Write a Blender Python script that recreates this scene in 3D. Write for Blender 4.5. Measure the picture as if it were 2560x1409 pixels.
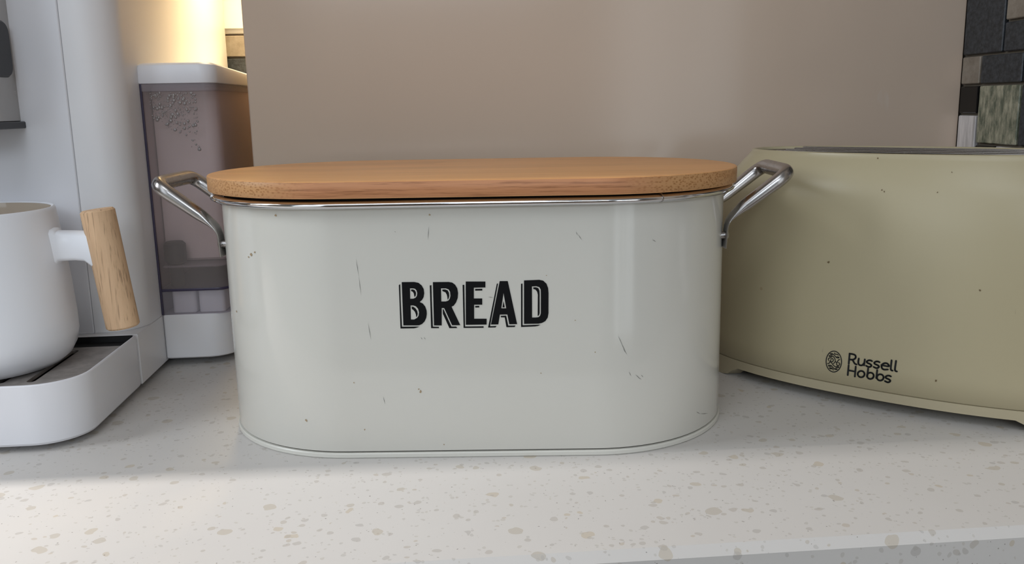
import bpy, bmesh, math, random
from mathutils import Vector, Matrix, Euler
random.seed(7)
for o in list(bpy.data.objects): bpy.data.objects.remove(o)
SC = bpy.context.scene
COL = SC.collection

# ------------------------------------------------------------------ camera
PITCH, ROLL, YAW, CAM_H = 0.19712, -0.0203, math.radians(4.6), 0.20206
def make_camera():
    cp, sp, cr, sr = math.cos(PITCH), math.sin(PITCH), math.cos(ROLL), math.sin(ROLL)
    fw = Vector((0, cp, -sp)); rt = Vector((1, 0, 0)); up = Vector((0, sp, cp))
    rt2 = cr * rt + sr * up; up2 = -sr * rt + cr * up
    m = Matrix((rt2, up2, -fw)).transposed()
    m = Matrix.Rotation(-YAW, 3, 'Z') @ m
    cd = bpy.data.cameras.new('camera'); co = bpy.data.objects.new('camera', cd); COL.objects.link(co)
    cd.sensor_width = 36; cd.lens = 2230 / 2560 * 36; cd.clip_start = .01
    co.matrix_world = Matrix.Translation((0, 0, CAM_H)) @ m.to_4x4()
    SC.camera = co
make_camera()

# ------------------------------------------------------------------ world, daylight, exposure
w = bpy.data.worlds.new('world'); SC.world = w; w.use_nodes = True
w.node_tree.nodes['Background'].inputs[0].default_value = (.75, .86, 1, 1)
w.node_tree.nodes['Background'].inputs[1].default_value = .6
SC.view_settings.view_transform = 'Standard'; SC.view_settings.look = 'None'
SC.view_settings.gamma = 1; SC.view_settings.use_curve_mapping = False
SC.view_settings.exposure = 0.0

def area(name, loc, target, sx, sy, power, color):
    l = bpy.data.lights.new(name, 'AREA'); l.shape = 'RECTANGLE'; l.size = sx; l.size_y = sy
    l.energy = power; l.color = color
    o = bpy.data.objects.new(name, l); COL.objects.link(o); o.location = loc
    d = Vector(target) - Vector(loc)
    o.rotation_euler = d.to_track_quat('-Z', 'Y').to_euler()
    return o
# daylight at the openings of the room, plus two added helper lamps
area('daylight_rooflight', (-.40, -.75, 1.46), (-.40, -.75, 0), .8, 1.0, 8, (.87, .93, 1))
area('daylight_patio_door', (1.30, -2.55, .10), (1.30, 0, .10), 1.0, 1.9, 12, (.88, .95, 1))
area('fill_light_front', (-.05, -2.55, 1.08), (-.05, 0, 1.08), 1.1, .6, 16, (.80, .90, 1))  # added fill lamp for the mug and machine side, no known window
area('daylight_left_sky', (-.84, .39, .64), (0, .39, .64), .24, .5, 4.2, (.88, .94, 1))
area('daylight_left_front', (-.84, -.66, .60), (0, -.66, .60), .9, 1.1, 6, (.80, .90, 1))
area('daylight_left_garden', (-.84, -.30, -.40), (0, -.30, -.40), 1.5, .8, 1.5, (.93, 1, .93))
area('patch_edge_slit', (-.84, .5052, .48), (0, .5052, .42), .006, .5, 8.5, (1, .95, .90))  # unseen slit lamp added to give the worktop patch its sharp edge

# ------------------------------------------------------------------ material helpers
def lin(c):
    return tuple(((v / 255) / 12.92 if v / 255 <= .04045 else ((v / 255 + .055) / 1.055) ** 2.4) for v in c) + (1,)
def mat(name, rgb, rough=.5, metal=0, spec=.5, coat=0, trans=0, ior=1.45, alpha=1):
    m = bpy.data.materials.new(name); m.use_nodes = True
    b = m.node_tree.nodes['Principled BSDF']
    b.inputs['Base Color'].default_value = lin(rgb); b.inputs['Roughness'].default_value = rough
    b.inputs['Metallic'].default_value = metal; b.inputs['Specular IOR Level'].default_value = spec
    b.inputs['Coat Weight'].default_value = coat; b.inputs['Transmission Weight'].default_value = trans
    b.inputs['IOR'].default_value = ior; b.inputs['Alpha'].default_value = alpha
    return m
class NT:
    def __init__(s, m): s.t = m.node_tree; s.b = s.t.nodes['Principled BSDF']
    def n(s, kind, **kw):
        x = s.t.nodes.new(kind)
        for k, v in kw.items():
            if k.startswith('i_'): x.inputs[k[2:].replace('_', ' ')].default_value = v
            else: setattr(x, k, v)
        return x
    def l(s, a, b): s.t.links.new(a, b)
    def coords(s, scale=(1, 1, 1), rot=(0, 0, 0)):
        c = s.n('ShaderNodeTexCoord'); mp = s.n('ShaderNodeMapping')
        mp.inputs['Scale'].default_value = scale; mp.inputs['Rotation'].default_value = rot
        s.l(c.outputs['Object'], mp.inputs['Vector']); return mp.outputs['Vector']
    def noise(s, vec, scale, detail=3, rough=.55, dist=0):
        x = s.n('ShaderNodeTexNoise'); x.inputs['Scale'].default_value = scale; x.inputs['Detail'].default_value = detail
        x.inputs['Roughness'].default_value = rough; x.inputs['Distortion'].default_value = dist
        s.l(vec, x.inputs['Vector']); return x.outputs['Fac']
    def ramp(s, fac, stops):
        r = s.n('ShaderNodeValToRGB'); e = r.color_ramp.elements
        while len(e) < len(stops): e.new(.5)
        for el, (p, c) in zip(e, stops):
            el.position = p; el.color = c if len(c) == 4 else lin(c)
        s.l(fac, r.inputs['Fac']); return r.outputs['Color']
    def mix(s, fac, a, b, mode='MIX'):
        x = s.n('ShaderNodeMix', data_type='RGBA', blend_type=mode)
        for sock, v in ((x.inputs[0], fac), (x.inputs[6], a), (x.inputs[7], b)):
            if hasattr(v, 'is_linked') or hasattr(v, 'links'): s.l(v, sock)
            else: sock.default_value = v
        return x.outputs[2]
    def math(s, op, a, b=0.0):
        x = s.n('ShaderNodeMath', operation=op)
        for sock, v in ((x.inputs[0], a), (x.inputs[1], b)):
            if hasattr(v, 'links'): s.l(v, sock)
            else: sock.default_value = v
        return x.outputs[0]
    def bump(s, h, strength=.2, dist=.001):
        x = s.n('ShaderNodeBump'); x.inputs['Strength'].default_value = strength; x.inputs['Distance'].default_value = dist
        s.l(h, x.inputs['Height']); s.l(x.outputs['Normal'], s.b.inputs['Normal'])
    def color(s, c): s.l(c, s.b.inputs['Base Color'])
    def rough(s, c): s.l(c, s.b.inputs['Roughness'])
G0 = (0, 0, 0, 1); G1 = (1, 1, 1, 1)

def quartz():
    m = mat('speckled_quartz', (215, 211, 206), .5, spec=.3); t = NT(m)
    base = t.coords()
    warp = t.n('ShaderNodeTexNoise'); warp.inputs['Scale'].default_value = 140; warp.inputs['Detail'].default_value = 1
    t.l(base, warp.inputs['Vector'])
    add = t.n('ShaderNodeVectorMath', operation='MULTIPLY_ADD')
    t.l(warp.outputs['Color'], add.inputs[0]); add.inputs[1].default_value = (.004, .004, .004); t.l(base, add.inputs[2])
    col = t.mix(t.noise(base, 9, 2), lin((209, 206, 203)), lin((203, 199, 195)))
    def chips(scale, keep, size, rgb1, rgb2, amt):
        nonlocal col
        v = t.n('ShaderNodeTexVoronoi'); v.inputs['Scale'].default_value = scale; v.inputs['Randomness'].default_value = 1
        t.l(add.outputs[0], v.inputs['Vector'])
        sep = t.n('ShaderNodeSeparateColor'); t.l(v.outputs['Color'], sep.inputs[0])
        near = t.math('LESS_THAN', v.outputs['Distance'], t.math('MULTIPLY', sep.outputs[1], size))
        pick = t.math('LESS_THAN', sep.outputs[0], keep)
        f = t.math('MULTIPLY', t.math('MULTIPLY', near, pick), amt)
        col = t.mix(f, col, t.mix(sep.outputs[2], lin(rgb1), lin(rgb2)))
    chips(120, .16, .50, (190, 177, 156), (180, 172, 160), .62)
    chips(210, .24, .48, (184, 172, 156), (172, 168, 164), .55)
    chips(420, .24, .5, (186, 180, 170), (174, 170, 166), .5)
    chips(900, .02, .42, (90, 85, 80), (120, 110, 100), .6)
    t.color(col)
    return m
def cream_enamel(name, rgb, rough, seedv, amt=1.0, bright=None):
    m = mat(name, rgb, rough, spec=.5); t = NT(m)
    v = t.coords()
    # scuffs: short thin dark scratches and a few ochre chips in the paint
    sc = t.noise(t.coords((60, 60, 9), (0, .5, seedv)), 6, 2, .6)
    gate = t.noise(v, 22 + seedv, 1)
    s = t.math('MULTIPLY', t.ramp(sc, [(.755, G0), (.765, G1)]), t.ramp(gate, [(.56, G0), (.60, G1)]))
    col = t.mix(t.math('MULTIPLY', s, .5 * amt), lin(rgb), lin((120, 112, 100)))
    v2 = t.n('ShaderNodeTexVoronoi'); v2.inputs['Scale'].default_value = 48; t.l(v, v2.inputs['Vector'])
    sp = t.n('ShaderNodeSeparateColor'); t.l(v2.outputs['Color'], sp.inputs[0])
    d = t.math('MULTIPLY', t.math('LESS_THAN', v2.outputs['Distance'], .055), t.math('LESS_THAN', sp.outputs[0], .10))
    col = t.mix(t.math('MULTIPLY', d, .7 * amt), col, lin((150, 125, 92)))
    col = t.mix(t.math('MULTIPLY', t.noise(v, 12, 4), .10), col, lin((190, 180, 155)))
    t.color(col)
    t.rough(t.math('ADD', t.math('MULTIPLY', t.noise(v, 30, 3), .10), rough - .05))
    return m
def bamboo():
    m = mat('bamboo', (176, 132, 95), .42, spec=.35); t = NT(m)
    lo = t.noise(t.coords((3, 70, 60)), 5, 4, .6)
    fine = t.noise(t.coords((10, 600, 420)), 1.5, 3, .6)
    strip = t.n('ShaderNodeTexVoronoi'); strip.inputs['Scale'].default_value = 1
    t.l(t.coords((2.2, 46, .01)), strip.inputs['Vector'])
    sp = t.n('ShaderNodeSeparateColor'); t.l(strip.outputs['Color'], sp.inputs[0])
    top = t.mix(lo, lin((246, 188, 126)), lin((226, 164, 106)))
    top = t.mix(t.math('MULTIPLY', sp.outputs[0], .35), top, lin((176, 122, 78)))
    top = t.mix(t.math('MULTIPLY', t.ramp(fine, [(.45, G0), (.7, G1)]), .4), top, lin((156, 106, 66)))
    # edge: long dark fibres where the grain runs along, pores where it ends
    side = t.mix(lo, lin((206, 148, 106)), lin((176, 118, 80)))
    fib = t.noise(t.coords((16, 30, 520)), 1.6, 4, .7)
    side = t.mix(t.math('MULTIPLY', t.ramp(fib, [(.5, G0), (.66, G1)]), .6), side, lin((108, 62, 36)))
    side = t.mix(t.math('MULTIPLY', t.ramp(fib, [(.30, G1), (.42, G0)]), .35), side, lin((206, 152, 108)))
    vo = t.n('ShaderNodeTexVoronoi'); vo.inputs['Scale'].default_value = 820
    t.l(t.coords((.5, 1, 1)), vo.inputs['Vector'])
    end = t.mix(t.math('MULTIPLY', t.ramp(vo.outputs['Distance'], [(.2, G0), (.55, G1)]), .65), lin((160, 112, 68)), lin((206, 160, 112)))
    g = t.n('ShaderNodeNewGeometry')
    vt = t.n('ShaderNodeVectorTransform', vector_type='NORMAL', convert_from='WORLD', convert_to='OBJECT')
    t.l(g.outputs['Normal'], vt.inputs[0]); xyz = t.n('ShaderNodeSeparateXYZ'); t.l(vt.outputs[0], xyz.inputs[0])
    ax = t.math('ABSOLUTE', xyz.outputs[0]); az = t.math('ABSOLUTE', xyz.outputs[2])
    c = t.mix(t.ramp(ax, [(.12, G0), (.45, G1)]), side, end)
    c = t.mix(t.ramp(az, [(.5, G0), (.8, G1)]), c, top)
    t.color(c); t.bump(fine, .15, .0004)
    return m
def grip_wood():
    m = mat('pale_wood', (190, 158, 124), .55, spec=.3); t = NT(m)
    a = t.noise(t.coords((60, 60, 7)), 6, 5, .65)
    b = t.noise(t.coords((420, 420, 11)), 2, 3, .6)
    c = t.mix(a, lin((226, 192, 156)), lin((196, 160, 126)))
    c = t.mix(t.math('MULTIPLY', t.ramp(b, [(.56, G0), (.68, G1)]), .6), c, lin((112, 84, 62)))
    t.color(c); t.bump(b, .2, .0005); return m
def gloss_panel():
    m = mat('gloss_cashmere', (198, 178, 160), .15, spec=.5); t = NT(m)
    v = t.coords()
    c = t.mix(t.noise(v, 5, 2), lin((200, 180, 162)), lin((195, 175, 157)))
    # pale dried smears and specks
    sm = t.noise(t.coords((1, 1, .45)), 26, 4, .6)
    x = t.n('ShaderNodeSeparateXYZ'); t.l(v, x.inputs[0])
    def blob(cx, cz, rx, rz):
        dx = t.math('DIVIDE', t.math('SUBTRACT', x.outputs[0], cx), rx); dz = t.math('DIVIDE', t.math('SUBTRACT', x.outputs[2], cz), rz)
        d = t.math('ADD', t.math('MULTIPLY', dx, dx), t.math('MULTIPLY', dz, dz))
        return t.math('MULTIPLY', t.math('LESS_THAN', d, 1), t.ramp(sm, [(.46, G0), (.60, G1)]))
    f = t.math('ADD', blob(.2285, .195, .0055, .012), blob(.3605, .253, .005, .011))
    c = t.mix(t.math('MULTIPLY', f, .45), c, lin((205, 198, 190)))
    vo = t.n('ShaderNodeTexVoronoi'); vo.inputs['Scale'].default_value = 22; t.l(v, vo.inputs['Vector'])
    sp = t.n('ShaderNodeSeparateColor'); t.l(vo.outputs['Color'], sp.inputs[0])
    d = t.math('MULTIPLY', t.math('LESS_THAN', vo.outputs['Distance'], .02), t.math('LESS_THAN', sp.outputs[0], .3))
    c = t.mix(t.math('MULTIPLY', d, .6), c, lin((225, 218, 208)))
    t.color(c); return m
def textured(name, rgb1, rgb2, rough, scale=300, stretch=(1, 1, 1), metal=0, bump=.3, coat=0):
    m = mat(name, rgb1, rough, metal, coat=coat); t = NT(m)
    v = t.coords(stretch); n = t.noise(v, scale, 4, .65)
    t.color(t.mix(t.ramp(n, [(.38, G0), (.66, G1)]), lin(rgb1), lin(rgb2))); t.bump(n, bump, .0006); return m
def steel(name, rgb, rough):
    m = mat(name, rgb, rough, 1); t = NT(m)
    n = t.noise(t.coords(), 60, 4, .6)
    t.rough(t.math('ADD', t.math('MULTIPLY', n, .14), rough - .05)); t.bump(n, .04, .0005); return m

M = dict(
    quartz=quartz(),
    enamel=cream_enamel('cream_enamel', (207, 205, 198), .13, 1.3, .4),
    rim_enamel=mat('cream_enamel_rim', (210, 208, 200), .3),
    bamboo=bamboo(), plug=mat('dark_lid_plug', (20, 13, 11), .8),
    chrome=steel('chrome', (215, 215, 218), .08), handle_steel=steel('handle_steel', (168, 164, 162), .24),
    seam=mat('dark_seam', (74, 70, 62), .8), print=mat('black_print', (14, 14, 16), .6, spec=.15),
    grey_print=mat('charcoal_print', (34, 35, 36), .6, spec=.2),
    panel=gloss_panel(), carcass=mat('cashmere_board', (160, 145, 130), .4),
    white_plastic=mat('white_plastic', (230, 230, 235), .33), white_side=mat('white_casing', (232, 231, 233), .38),
    seam_grey=mat('seam_grey', (165, 165, 170), .7), black_plastic=mat('black_plastic', (30, 30, 34), .35),
    spout_metal=steel('brushed_spout', (176, 172, 168), .28),
    grate=textured('stainless_grate', (176, 170, 166), (150, 144, 140), .45, 90, metal=.3, bump=.05),
    dark=mat('dark_recess', (14, 13, 15), .6),
    ceramic=mat('white_ceramic', (240, 242, 248), .28, spec=.4), ceramic_in=mat('glazed_inside', (188, 174, 158), .08),  # inside colour has the warm lamp tint painted into the white glaze
    grip=grip_wood(),
    toaster=cream_enamel('cream_toaster', (174, 163, 133), .34, 2.1, .6), toaster_base=mat('cream_toaster_base', (176, 165, 138), .35),
    slot_metal=textured('dark_slot_plate', (74, 64, 58), (52, 45, 41), .35, 60, metal=.4, bump=.05),
    wire=mat('slot_wire', (150, 145, 140), .25, 1), slot_dark=mat('slot_dark', (18, 16, 15), .7),
    grout=mat('grout', (118, 110, 98), .85),
    tile_black=mat('black_glass_tile', (16, 16, 18), .08), tile_slate=textured('dark_slate_tile', (40, 43, 47), (66, 70, 76), .35, 260, bump=.5),
    tile_stone=textured('beige_stone_tile', (150, 140, 128), (130, 120, 108), .5, 120, bump=.2),
    tile_silver=textured('brushed_silver_tile', (238, 234, 234), (186, 182, 182), .3, 160, (1, .10, 1), metal=.2, bump=.25),
    tile_green=textured('green_crackle_tile', (96, 102, 86), (176, 172, 150), .15, 210, (1, .35, 1), bump=.8),
    wall=mat('painted_wall', (140, 132, 122), .8), ceiling=mat('ceiling_paint', (176, 173, 168), .9),
    floor=mat('floor_laminate', (120, 98, 78), .5), unit=mat('base_unit_front', (168, 152, 138), .3),
    frame=mat('white_frame', (226, 226, 226), .4), plate=mat('white_wall_plate', (232, 230, 224), .35),
    scuff=mat('scuff_grey', (128, 126, 122), .5), ochre=mat('ochre_chip', (160, 138, 108), .6), ochre_dark=mat('brown_speck', (104, 86, 58), .6),
    frosted=mat('pale_brightener', (218, 208, 204), .6),
    led=None,
)
def emitter(name, rgb, s):
    m = bpy.data.materials.new(name); m.use_nodes = True; b = m.node_tree.nodes['Principled BSDF']
    b.inputs['Emission Color'].default_value = lin(rgb); b.inputs['Emission Strength'].default_value = s; return m
M['led'] = emitter('warm_diffuser', (255, 214, 150), 6)
def smoky(name, tint, body, rough, mixin):
    # clouded plastic: part of the light passes straight through, part is scattered by the wall
    m = mat(name, body, rough, spec=.4); t = NT(m)
    tr = t.n('ShaderNodeBsdfTransparent'); tr.inputs[0].default_value = lin(tint)
    mx = t.n('ShaderNodeMixShader'); mx.inputs[0].default_value = mixin
    t.l(tr.outputs[0], mx.inputs[1]); t.l(t.b.outputs[0], mx.inputs[2]); t.l(mx.outputs[0], t.t.nodes['Material Output'].inputs['Surface']); return m
M['tank'] = smoky('smoky_tank', (236, 227, 229), (206, 194, 190), .22, .25)
M['tank_edge'] = mat('violet_edge', (64, 58, 80), .3)
M['tank_clear'] = smoky('clear_skirt', (235, 232, 236), (205, 198, 204), .2, .3)
M['droplet'] = mat('water_droplet', (138, 130, 128), .04, spec=.8)

# ------------------------------------------------------------------ object helpers
def tag(o, label=None, cat=None, group=None, kind=None):
    for k, v in (('label', label), ('category', cat), ('group', group), ('kind', kind)):
        if v: o[k] = v
    return o
def empty(name, loc, rz=0):
    o = bpy.data.objects.new(name, None); COL.objects.link(o); o.location = loc; o.rotation_euler = (0, 0, rz)
    o.empty_display_size = .02; return o
def obj(name, bm, m, parent=None, smooth=35, loc=None):
    me = bpy.data.meshes.new(name)
    bmesh.ops.recalc_face_normals(bm, faces=bm.faces)
    bm.to_mesh(me); bm.free()
    ms = m if isinstance(m, (list, tuple)) else [m]
    for k in ms: me.materials.append(k)
    if smooth:
        me.polygons.foreach_set('use_smooth', [True] * len(me.polygons)); me.set_sharp_from_angle(angle=math.radians(smooth))
    o = bpy.data.objects.new(name, me); COL.objects.link(o)
    if parent is not None: o.parent = parent
    if loc is not None: o.location = loc
    return o
def loft(bm, rings, closed=True, cap0=True, cap1=True, mi=0):
    vs = [[bm.verts.new(p) for p in r] for r in rings]
    n = len(vs[0])
    for a, b in zip(vs[:-1], vs[1:]):
        for i in range(n if closed else n - 1):
            j = (i + 1) % n
            f = bm.faces.new((a[i], a[j], b[j], b[i])); f.material_index = mi
    if cap0: bm.faces.new(vs[0][::-1]).material_index = mi
    if cap1: bm.faces.new(vs[-1]).material_index = mi
    return vs
def stad(L, r, z, n=40):
    a = L / 2 - r; P = []
    for k in range(n + 1):
        t = -math.pi / 2 + math.pi * k / n; P.append((a + r * math.cos(t), r * math.sin(t), z))
    for k in range(n + 1):
        t = math.pi / 2 + math.pi * k / n; P.append((-a + r * math.cos(t), r * math.sin(t), z))
    return P
def rrect(x0, x1, y0, y1, rad, z, n=8):
    # rad = radius or (x1y1, x0y1, x0y0, x1y0)
    if not isinstance(rad, (tuple, list)): rad = (rad,) * 4
    P = []
    for (cx, cy, sx, sy, r, a0) in ((x1, y1, -1, -1, rad[0], 0), (x0, y1, 1, -1, rad[1], 90), (x0, y0, 1, 1, rad[2], 180), (x1, y0, -1, 1, rad[3], 270)):
        for k in range(n + 1):
            a = math.radians(a0 + 90 * k / n)
            P.append((cx + sx * r + r * math.cos(a), cy + sy * r + r * math.sin(a), z))
    return P
def slab(bm, x0, x1, y0, y1, z0, z1, rad=.001, e=.0006, n=6, mi=0):
    def ins(d, z):
        rr = rad if isinstance(rad, (tuple, list)) else (rad,) * 4
        return rrect(x0 + d, x1 - d, y0 + d, y1 - d, tuple(max(r - d, 1e-5) for r in rr), z, n)
    loft(bm, [ins(e, z0), ins(0, z0 + e), ins(0, z1 - e), ins(e, z1)], mi=mi)
def box(bm, x0, x1, y0, y1, z0, z1, mi=0, bev=0):
    r = bmesh.ops.create_cube(bm, size=1, matrix=Matrix.Translation(((x0 + x1) / 2, (y0 + y1) / 2, (z0 + z1) / 2)) @ Matrix.Diagonal((x1 - x0, y1 - y0, z1 - z0, 1)))
    fs = set()
    for v in r['verts']:
        for f in v.link_faces: fs.add(f)
    for f in fs: f.material_index = mi
    if bev:
        es = set(e for f in fs for e in f.edges)
        bmesh.ops.bevel(bm, geom=list(es), offset=bev, segments=2, affect='EDGES', profile=.6)
def lathe(bm, prof, n=64, c=(0, 0), cap1=True):
    rings = []
    for (r, z) in prof:
        r = max(r, 1e-5)
        rings.append([(c[0] + r * math.cos(2 * math.pi * k / n), c[1] + r * math.sin(2 * math.pi * k / n), z) for k in range(n)])
    return loft(bm, rings, cap1=cap1)
def cyl(bm, p0, p1, r, n=24, e=.0, r1=None):
    p0 = Vector(p0); p1 = Vector(p1); d = (p1 - p0); L = d.length; q = d.to_track_quat('Z', 'Y'); r1 = r if r1 is None else r1
    prof = [(r - e, 0), (r, e), (r1, L - e), (r1 - e, L)] if e else [(r, 0), (r1, L)]
    rings = [[p0 + q @ Vector((rr * math.cos(2 * math.pi * k / n), rr * math.sin(2 * math.pi * k / n), z)) for k in range(n)] for rr, z in prof]
    loft(bm, rings)
def struct(name, bm, m, smooth=0):
    return tag(obj(name, bm, m, None, smooth), kind='structure')
# traced lettering: bread bin letters (x,z) on the bin front, maker's mark on the toaster front, in 10 micrometre units
BREAD_LETTERS=[[[[[-3652,10485],[-2950,10482],[-2708,10428],[-2532,10273],[-2426,10064],[-2407,9836],[-2448,9608],[-2545,9443],[-2684,9320],[-2512,9234],[-2377,9044],[-2312,8814],[-2307,8625],[-2349,8395],[-2451,8187],[-2600,8042],[-2767,7969],[-2931,7963],[-3669,7975]],[[-3201,10118],[-3046,10116],[-2925,10093],[-2840,10000],[-2801,9842],[-2828,9676],[-2906,9574],[-3030,9522],[-3214,9516]],[[-3210,9133],[-3047,9130],[-2906,9074],[-2790,8926],[-2745,8716],[-2777,8528],[-2864,8403],[-3040,8310],[-3224,8313]]],[[[-3139,10047],[-3049,10054],[-2949,10019],[-2884,9906],[-2872,9802],[-2902,9678],[-2965,9612],[-2982,9700],[-2997,9825],[-3054,9921],[-3142,9964]],[[-3151,9065],[-3050,9047],[-2932,8949],[-2848,8801],[-2826,8633],[-2860,8508],[-2920,8446],[-2926,8593],[-2980,8762],[-3077,8880],[-3145,8923]],[[-3822,10315],[-3742,10371],[-3759,9442],[-3754,7900],[-2750,7893],[-2916,7828],[-3061,7797],[-3841,7796]]]],[[[[-1896,10456],[-1004,10450],[-803,10409],[-645,10283],[-530,10074],[-494,9804],[-527,9514],[-625,9266],[-765,9081],[-889,9020],[-430,7940],[-893,7939],[-1308,8944],[-1450,8954],[-1486,7940],[-1924,7947]],[[-1451,10089],[-1179,10085],[-1019,10020],[-942,9874],[-930,9645],[-976,9480],[-1061,9377],[-1205,9330],[-1461,9330]]],[[[-1376,10018],[-1222,10023],[-1081,9971],[-1013,9833],[-999,9646],[-1036,9502],[-1100,9420],[-1107,9565],[-1131,9711],[-1207,9857],[-1379,9935]],[[-2077,10265],[-1983,10284],[-1996,9413],[-1992,7873],[-1645,7859],[-1647,7783],[-2094,7790]],[[-1392,8882],[-1351,8882],[-936,7864],[-662,7860],[-603,7775],[-1054,7773],[-1393,8610]]]],[[[[-44,10458],[1065,10440],[1056,10102],[404,10096],[386,9478],[861,9471],[852,9109],[392,9116],[369,8302],[1079,8290],[1070,7950],[-111,7952]]],[[[-224,10267],[-130,10274],[-159,7856],[896,7852],[894,7764],[-247,7773]],[[475,10024],[880,10026],[878,9927],[472,9925]],[[447,9040],[679,9045],[677,8953],[453,8949]]]],[[[[1870,10451],[2323,10444],[2802,7948],[2357,7947],[2258,8518],[1835,8517],[1732,7948],[1315,7946]],[[2070,9762],[2201,8879],[1924,8883]]],[[[2060,9306],[2121,8938],[1991,8932]],[[1705,10306],[1774,10321],[1260,7846],[1640,7857],[1565,7774],[1148,7772]],[[1878,8441],[2192,8453],[2294,7868],[2718,7865],[2647,7782],[2190,7781],[2108,8353],[1896,8357]]]],[[[[3237,10466],[4093,10488],[4314,10435],[4494,10259],[4584,10010],[4604,9720],[4587,8556],[4543,8306],[4406,8099],[4221,7997],[4017,7954],[3193,7954]],[[3675,10116],[3926,10124],[4087,10068],[4166,9934],[4172,9727],[4156,8563],[4113,8418],[4022,8335],[3859,8317],[3656,8320]]],[[[3747,10057],[3885,10063],[4026,10019],[4093,9874],[4102,9646],[4087,8564],[4044,8440],[3974,8399],[4000,9647],[3962,9814],[3863,9939],[3754,9962]],[[3064,10275],[3149,10290],[3110,7876],[4138,7893],[3974,7820],[3811,7798],[3023,7776]]]]]
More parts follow.
